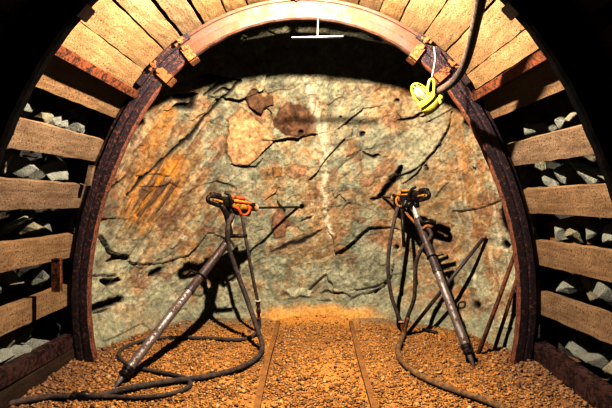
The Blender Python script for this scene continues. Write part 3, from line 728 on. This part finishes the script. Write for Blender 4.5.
# ------------------------------------------------------------------ rock drills
def on_face(u, v):
    """nearest hit of a line of sight with the rock face"""
    d = (RM @ Vector(((u-306)/F, (204-v)/F, -1))).normalized()
    bpy.context.view_layer.update()
    ok, loc, nrm, idx = face.ray_cast(CAM, d)
    return loc if ok else P(u, v, 5)
def torus_pts(M, c, r, n=16, ax='x'):
    out = []
    for k in range(n):
        a = 2*math.pi*k/n
        out.append(M @ (Vector(c)+(Vector((0, math.cos(a)*r, math.sin(a)*r)) if ax == 'x' else Vector((math.cos(a)*r, 0, math.sin(a)*r)))))
    return out
def make_drill(hnd, chk, tip, legtop, legfoot, label, flip, orange):
    r = empty('rock_drill', (legfoot.x, legfoot.y, legfoot.z), label, 'drill', 'pneumatic rock drills on pusher legs')
    bpy.context.view_layer.update()
    M = frame_of(hnd, chk); L = (chk-hnd).length; k = L/.53
    def m(x, y=0, z=0): return M @ Vector((x*k, y, z))
    c1, c2, c3 = orange
    # D-shaped grip
    g = spline([m(.15, 0, .032), m(.09, 0, .038), m(.035, 0, .038), m(.005, 0, .028), m(-.004, 0, .008), m(.01, 0, -.012), m(.05, 0, -.022), m(.10, 0, -.03), m(.15, 0, -.035)], 6)
    h = tube('handle', g, .0175, MT['black'], r, 12)
    tube('grip', spline([m(.115, 0, .047), m(.06, 0, .05), m(.02, 0, .045)], 5), .026, MT['black'], h, 12)
    tube('handle_guard', spline([m(.16, -flip*.012, -.002), m(.09, -flip*.014, .006), m(.05, -flip*.014, .008)], 5), .012, MT[c2], r, 8)
    # back head, cylinder, front head
    lathe('back_head', M, [(.135*k, .03), (.14*k, .052), (.195*k, .056), (.20*k, .062), (.215*k, .062), (.216*k, .05)], MT['black'], r)
    lathe('cylinder', M, [(.205*k, .047), (.22*k, .053), (.25*k, .053), (.255*k, .049), (.265*k, .049), (.27*k, .054), (.30*k, .054), (.305*k, .049), (.315*k, .049), (.32*k, .053), (.36*k, .053), (.365*k, .044)], MT[c1], r)
    lathe('front_head', M, [(.36*k, .046), (.375*k, .050), (.40*k, .050), (.43*k, .044), (.475*k, .036), (.50*k, .034), (.505*k, .02)], MT[c2], r)
    lathe('chuck', M, [(.50*k, .03), (.505*k, .034), (.525*k, .034), (.53*k, .026), (.53*k, .015)], MT['bright'], r)
    box('lower_housing', M, .205*k, .45*k, -.036, .036, -.088, -.03, MT['black'], r, .012)
    # side rods with nuts
    for (yy, zz) in ((-.058, .022), (.058, .022)):
        a = tube('side_rod', [m(.19, yy, zz), m(.44, yy*.85, zz)], .0085, MT[c3], r, 8)
        for xx in (.195, .43): tube('nut', [m(xx, yy*.95, zz), m(xx+.025, yy*.95, zz)], .016, MT['black'], a, 6, sm=False)
    # top and lower valves
    tube('throttle_lever', spline([m(.20, -flip*.055, -.03), m(.185, -flip*.07, .02), m(.17, -flip*.06, .065), m(.13, -flip*.04, .085)], 5), .013, MT['black'], r, 8)
    bm = bmesh.new(); add_tube(bm, [m(.24, -flip*.01, .045), m(.24, -flip*.01, .075)], .026, 10); add_tube(bm, [m(.27, -flip*.02, .062), m(.36, -flip*.03, .058)], .014, 8)
    bm_obj('top_valve', bm, MT[c3], r, True)
    tube('steel_retainer', spline([m(.38, -flip*.035, .03), m(.40, -flip*.06, -.02), m(.385, -flip*.06, -.07), m(.34, -flip*.05, -.085), m(.30, -flip*.045, -.06)], 5), .011, MT[c3], r, 8)
    lathe('exhaust_port', frame_of(m(.29, -flip*.03, -.035), m(.29, -flip*.05, -.085)), [(0, .026), (.03, .03), (.055, .024), (.055, .015)], MT['black'], r, 12)
    bm = bmesh.new(); add_tube(bm, [m(.225, -flip*.04, -.045), m(.235, -flip*.05, -.10)], [.026, .022], 10); add_tube(bm, [m(.18, 0, -.045), m(.17, -flip*.02, -.085)], [.022, .017], 10)
    bm_obj('inlet_elbow', bm, MT['black'], r, True)
    # drill steel in the hole
    tube('drill_steel', [m(.52), tip+(tip-chk).normalized()*.10], .0115, MT['black'], r, 6, sm=False)
    # pusher leg
    piv = m(.26, 0, -.06); ld = (legfoot-legtop); LL = ld.length
    a_ = tube('pivot_arm', spline([piv, piv*.55+legtop*.45+Vector((.008, -.01, 0)), legtop+ld*.03], 5), .026, MT['bright'], r, 10)
    ML = frame_of(legtop, legfoot, Vector((0, 1, 0)))
    leg = lathe('pusher_leg', ML, [(LL*.40, .03), (LL*.401, .0345), (LL-.16, .0345), (LL-.158, .028)], MT['steel'], r)
    lathe('upper_tube', ML, [(0, .018), (.01, .034), (.05, .040), (.09, .040), (.095, .036), (LL*.38, .036), (LL*.385, .040), (LL*.41, .040), (LL*.412, .034)], MT['tube_dark'], leg)
    lathe('collar', ML, [(LL-.175, .036), (LL-.17, .043), (LL-.145, .043), (LL-.14, .037), (LL-.125, .037), (LL-.12, .042), (LL-.105, .040), (LL-.10, .025)], MT['black'], leg)
    lathe('spike', ML, [(LL-.105, .021), (LL-.06, .018), (LL-.01, .008), (LL+.015, .003)], MT['steel'], leg, 12)
    bm = bmesh.new(); add_tube(bm, torus_pts(ML, (LL*.30, 0, 0), .042), .007, 6, True)
    add_tube(bm, spline([ML @ Vector((LL*.30, flip*.04, .0)), ML @ Vector((LL*.29, flip*.07, .03)), ML @ Vector((LL*.30, flip*.10, .0)), ML @ Vector((LL*.31, flip*.07, -.03))], 4, True), .007, 6, True)
    bm_obj('ring_clamp', bm, MT['black'], leg, True)
    tube('control_grip', [ML @ Vector((LL*.035, 0, 0)), ML @ Vector((LL*.035, 0, 0))+Vector((flip*.0+.11 if flip < 0 else -.02, -.03, .01 if flip < 0 else -.05))], .017, MT['black'], leg, 10)
    return r, m
tipL = on_face(303, 207)
drL, mL = make_drill(P(208, 200, 4.2), P(257, 208, 4.56), tipL, P(229, 240, 4.34), G(113, 389, .0), 'orange and yellow rock drill on a steel pusher leg above the coiled hose', 1, ('yellow', 'orange', 'red'))
tipR = on_face(379, 197)
drR, mR = make_drill(P(429, 196, 4.36), P(393, 198, 4.78), tipR, P(417, 218, 4.48), G(474, 367, .0), 'dark rock drill with pusher leg, standing nearer the two leaning rusty rods', -1, ('black', 'orange', 'orange'))
# extra fittings seen on each drill
def child(o, parent): 
    o.parent = parent; o.matrix_parent_inverse = parent.matrix_basis.inverted(); return o
tube('hanging_arm', spline([P(221, 205, 4.25), P(226, 214, 4.27), P(229, 226, 4.3), P(231, 238, 4.3)], 5), .024, MT['black'], drL, 10)
tube('cross_bar', [P(233, 236, 4.27), P(247, 236, 4.31)], .017, MT['black'], drL, 10)
tube('orange_valve', spline([P(233, 206, 4.28), P(238, 209, 4.3), P(241, 215, 4.33)], 4), .016, MT['red'], drL, 8)
tube('control_handle', [P(420, 222, 4.38), P(436, 222, 4.34)], .016, MT['black'], drR, 10)
tube('orange_valve', spline([P(423, 229, 4.36), P(427, 226, 4.34), P(433, 227, 4.33)], 4), .015, MT['rust_orange'], drR, 8)
tube('hanging_bar', [P(402, 208, 4.62), P(404, 247, 4.55)], .016, MT['black'], drR, 8)
tube('feed_arm', spline([P(402, 205, 4.66), P(408, 215, 4.6), P(420, 228, 4.5)], 5), .014, MT['rust_orange'], drR, 8)

# ------------------------------------------------------------------ hoses
def hose(pts, r, mat, label, name='air_hose', n=10):
    return tag(tube(name, spline(pts, n), r, mat, None, 12), label, 'hose')
def gh(l, h=.02):  # points lying on the floor
    out = []
    for (u, v) in l:
        g = G(u, v, h); z = FZ(g.x, g.y); g = G(u, v, h+z-slope(g.y)); out.append(Vector((g.x, g.y, FZ(g.x, g.y)+h)))
    return out
hose([mL(.235, -.05, -.09), P(228, 226, 4.25), P(229, 248, 4.28), P(238, 275, 4.30), P(248, 302, 4.25), P(257, 328, 4.12), P(262, 344, 4.05)]+gh([(260, 354), (250, 363), (231, 371), (204, 377), (167, 382), (138, 387), (118, 391), (98, 396), (84, 396)], .026), .0215, MT['hose'], 'grey rubber hose dropping from the orange drill and sweeping left over the gravel')
h2 = hose([mL(.33, -.04, -.07), P(243, 222, 4.38), P(246, 240, 4.38), P(251, 268, 4.4), P(256, 293, 4.42), P(258, 302, 4.42)], .0145, MT['hose'], 'thin dark hose hanging from the orange drill to a rusty coupling', 'water_hose')
cp = empty('hose_coupling', P(258, 302, 4.42), 'rusty coupling with pale tie wire below the thin hose of the orange drill', 'coupling')
bpy.context.view_layer.update()
lathe('coupling_body', frame_of(P(258, 300, 4.42), P(259, 322, 4.46)), [(0, .016), (.01, .021), (.05, .021), (.055, .014), (.08, .014), (.085, .021), (.12, .021), (.13, .013), (.165, .013), (.17, .02), (.19, .018)], MT['rust'], cp, 10)
tube('tie_wire', torus_pts(frame_of(P(258, 300, 4.42), P(259, 322, 4.46)), (.005, 0, 0), .022), .008, MT['rag'], cp, 6, True)
hose([P(259, 320, 4.46), P(259, 328, 4.45)]+gh([(252, 336), (237, 340), (204, 338), (165, 338), (143, 341), (124, 348), (119, 356), (128, 365), (147, 370), (173, 375), (187, 379), (190, 385), (182, 391), (162, 396), (135, 398), (110, 397), (86, 397)], .019), .0165, MT['hose'], 'thin hose looped in a wide coil round the foot of the orange drill leg', 'water_hose')
c0 = gh([(86, 396), (78, 397), (70, 397)], .028)
cq = empty('hose_coupling', c0[1], 'black hose coupling lying on gravel at the bottom left', 'coupling'); bpy.context.view_layer.update()
lathe('coupling_body', frame_of(c0[0], c0[2]), [(-.02, .022), (0, .033), (.03, .033), (.035, .026), (.055, .026), (.06, .034), (.085, .034), (.09, .024)], MT['black'], cq, 12)
hose(gh([(72, 397), (50, 397), (25, 401), (0, 406), (-30, 414)], .024), .0215, MT['hose'], 'grey rubber hose running from the coupling out of view at the bottom left')
# right
yj = gh([(404, 334)], .03)[0]
hose([P(398, 206, 4.62), P(394, 222, 4.58), P(390, 243, 4.55), P(388, 268, 4.53), P(391, 294, 4.52), P(398, 315, 4.5), P(403, 326, 4.48)], .0175, MT['hose'], 'dark hose bowing out left from under the dark drill')
hose([P(428, 228, 4.34), P(431, 236, 4.32), P(422, 248, 4.32), P(416, 264, 4.34), P(415, 285, 4.36), P(414, 299, 4.38), P(409, 313, 4.42), P(404, 327, 4.45)], .0175, MT['hose'], 'dark hose curving down beside the pusher leg of the dark drill')
yc = empty('hose_coupling', yj, 'rusty forked coupling where the two hoses of the dark drill meet', 'coupling'); bpy.context.view_layer.update()
tube('coupling_fork', spline([P(401, 320, 4.49), P(403, 328, 4.47), yj+Vector((0, .0, .01))], 5), .023, MT['rust'], yc, 10)
tube('coupling_fork', spline([P(408, 317, 4.43), P(405, 327, 4.45), yj+Vector((0, 0, .01))], 5), .021, MT['rust_orange'], yc, 10)
tube('tie_wire', torus_pts(frame_of(P(402, 322, 4.48), P(403, 332, 4.46)), (0, 0, 0), .026), .007, MT['rag'], yc, 6, True)
hose([yj, ]+gh([(401, 341), (398, 350), (402, 361), (417, 374), (439, 385), (461, 392), (480, 399), (500, 407), (520, 417)], .026), .0235, MT['hose_dusty'], 'dusty tan hose lying on the gravel from the forked coupling towards the viewer')

# ------------------------------------------------------------------ rods and scraps on the right
t_ = on_face(486, 236); b_ = gh([(408, 333)], .012)[0]
rd = tag(tube('drill_rod', [b_, t_+Vector((-.02, -.03, 0))], .0165, MT['tube_dark'], None, 8), 'dark drill rod leaning on the face behind the right drill', 'rod')
tube('rod_tip', [t_+Vector((-.02, -.03, 0))+(b_-t_)*.02, t_+Vector((-.02, -.03, 0))-(b_-t_)*.005], .0185, MT['rust_orange'], rd, 8)
def lean(u0, v0, u1, v1, Yt, r, label):
    a = gh([(u0, v0)], .0)[0]; b = P(u1, v1, Yt); return tag(tube('rusty_rod', [a, a+(b-a)*.5+Vector((0.004, 0, .003)), b], r, MT['rod'], None, 8), label, 'rod', 'two thin rusty rods leaning beside the right arch leg')
l1 = lean(478, 355, 517, 248, 4.12, .0165, 'thin rusty rod leaning by the right arch leg, the one farther from the leg')
l2 = lean(494, 350, 522, 262, 4.10, .0155, 'thin rusty rod leaning by the right arch leg, the one nearer the leg')
s = gh([(423, 326), (437, 333)], .016); tag(tube('pipe_stub', s, .0175, MT['black'], None, 10), 'short dark piece of pipe on the ground by the right drill', 'pipe')
s = gh([(462, 330), (470, 333)], .012)
put = tag(bm_obj('rust_scrap', (lambda bm: (add_tube(bm, [s[0], (s[0]+s[1])/2+Vector((0, 0, .012)), s[1]], [.012, .02, .009], 6), bm)[1])(bmesh.new()), MT['rust_orange']), 'small red-brown scrap on the ground behind the pusher leg foot', 'scrap')

# ------------------------------------------------------------------ hanging things
tb = empty('hanging_bar', P(317, 8, 3.75), 'thin white T-shaped bar hanging from the middle of the arch crown', 'bar'); bpy.context.view_layer.update()
tube('stem', spline([P(316, 4, 3.74), P(318, 15, 3.75), P(317.5, 37, 3.75)], 4), .0045, MT['white'], tb, 8)
_a1, _b1 = P(292, 38, 3.76), P(343, 37, 3.74)
box('crossbar', frame_of(_a1, _b1), 0, (_b1-_a1).length, -.022, .022, -.0028, .0028, MT['white'], tb, .001)

LY = 3.58
lamp = empty('hand_lamp', P(430, 90, LY), 'bright yellow caged hand lamp hung at the right of the arch crown', 'lamp'); bpy.context.view_layer.update()
la = P(441, 96, LY); lb = P(411, 80, LY)
# the lamp's own axis: from the round base up-left through the glass
base = P(427, 99, LY); tipp = P(409, 77, LY-.02)
ax = (tipp-base).normalized(); ML = frame_of(P(434, 109, LY+.01), P(409, 80, LY-.05), Vector((0, 1, 0)))
lathe('housing', ML, [(0, .03), (.0, .065), (.02, .074), (.05, .074), (.055, .066), (.075, .066), (.08, .074), (.105, .070), (.11, .045)], MT['lamp_yellow'], lamp, 18)
lathe('glass', ML, [(.10, .038), (.14, .042), (.18, .038), (.205, .022), (.213, .005)], MT['bulb'], lamp, 16)
bm = bmesh.new()
for k in range(4):
    a = math.pi*k/4+.3; c, s_ = math.cos(a), math.sin(a)
    add_tube(bm, spline([ML @ Vector((.095, c*.058, s_*.058)), ML @ Vector((.17, c*.052, s_*.052)), ML @ Vector((.22, c*.032, s_*.032)), ML @ Vector((.238, 0, 0)), ML @ Vector((.22, -c*.032, -s_*.032)), ML @ Vector((.17, -c*.052, -s_*.052)), ML @ Vector((.095, -c*.058, -s_*.058))], 5), .0036, 6)
bm_obj('wire_guard', bm, MT['lamp_yellow'], lamp, True)
ho = tube('hook', spline([P(427, 99, LY-.05), P(428, 88, LY-.05), P(430, 80, LY-.05), P(434, 81, LY-.05), P(434, 90, LY-.05), P(433, 99, LY-.05)], 5), .010, MT['lamp_yellow'], lamp, 8)
lathe('cable_gland', frame_of(P(432, 98, LY), P(444, 96, LY-.02)), [(-.01, .035), (.02, .035), (.022, .028), (.05, .028), (.052, .036), (.07, .036), (.085, .02)], MT['lamp_yellow'], lamp, 14)
tube('knob', [P(437, 99, LY-.03), P(441, 104, LY-.05)], .018, MT['lamp_yellow'], lamp, 8)
cordt = P(434, 47, LY+.12)
tag(tube('hanging_string', spline([cordt, P(435, 60, LY), P(432, 77, LY-.03)], 6), .0045, MT['rag'], None, 6), 'thin pale string holding the yellow lamp', 'string')
hz = spline([P(486, -40, 2.35), P(484, -18, 2.45), P(480, 5, 2.6), P(475, 27, 2.8), P(470, 48, 3.0), P(463, 68, 3.22), P(453, 82, 3.40), P(438, 92, LY-.02)], 10)
tag(tube('lamp_cable', hz, .028, MT['hose'], None, 14), 'thick dark hose curving down from the roof to the yellow lamp', 'cable')

# ------------------------------------------------------------------ light
def point(name, loc, w, col, r):
    l = bpy.data.lights.new(name, 'POINT'); l.energy = w; l.color = col; l.shadow_soft_size = r
    o = bpy.data.objects.new(name, l); COL.objects.link(o); o.location = loc; return o
wl = empty('light_shield', (-.05, 2.90, CAMZ+1.55), 'black light shield added out of view under the roof boards', 'lamp'); bpy.context.view_layer.update()
ZL = CAMZ+1.475
I4 = Matrix.Identity(4)
box('shield_plate', I4, -.15, .05, 2.885, 2.893, ZL-.30, ZL+.045, MT['black'], wl, .001)  # unseen plate, added to keep lamp light off the near bay
box('shield_bracket', I4, -.09, -.01, 2.80, 2.886, ZL+.035, ZL+.05, MT['black'], wl, .001)
point('main_lamp', (-.05, 2.935, ZL), 480, (1, .87, .68), .026)
point('bounce_fill', (-.05, 2.75, CAMZ+.1), 3.5, (1, .75, .55), .5)
w = bpy.data.worlds.new('world'); SC.world = w; w.use_nodes = True
w.node_tree.nodes['Background'].inputs[0].default_value = (.5, .35, .25, 1); w.node_tree.nodes['Background'].inputs[1].default_value = .006
SC.view_settings.view_transform = 'Standard'; SC.view_settings.look = 'None'; SC.view_settings.exposure = 0.35; SC.view_settings.gamma = .80
SC.cycles.max_bounces = 4; SC.cycles.diffuse_bounces = 0
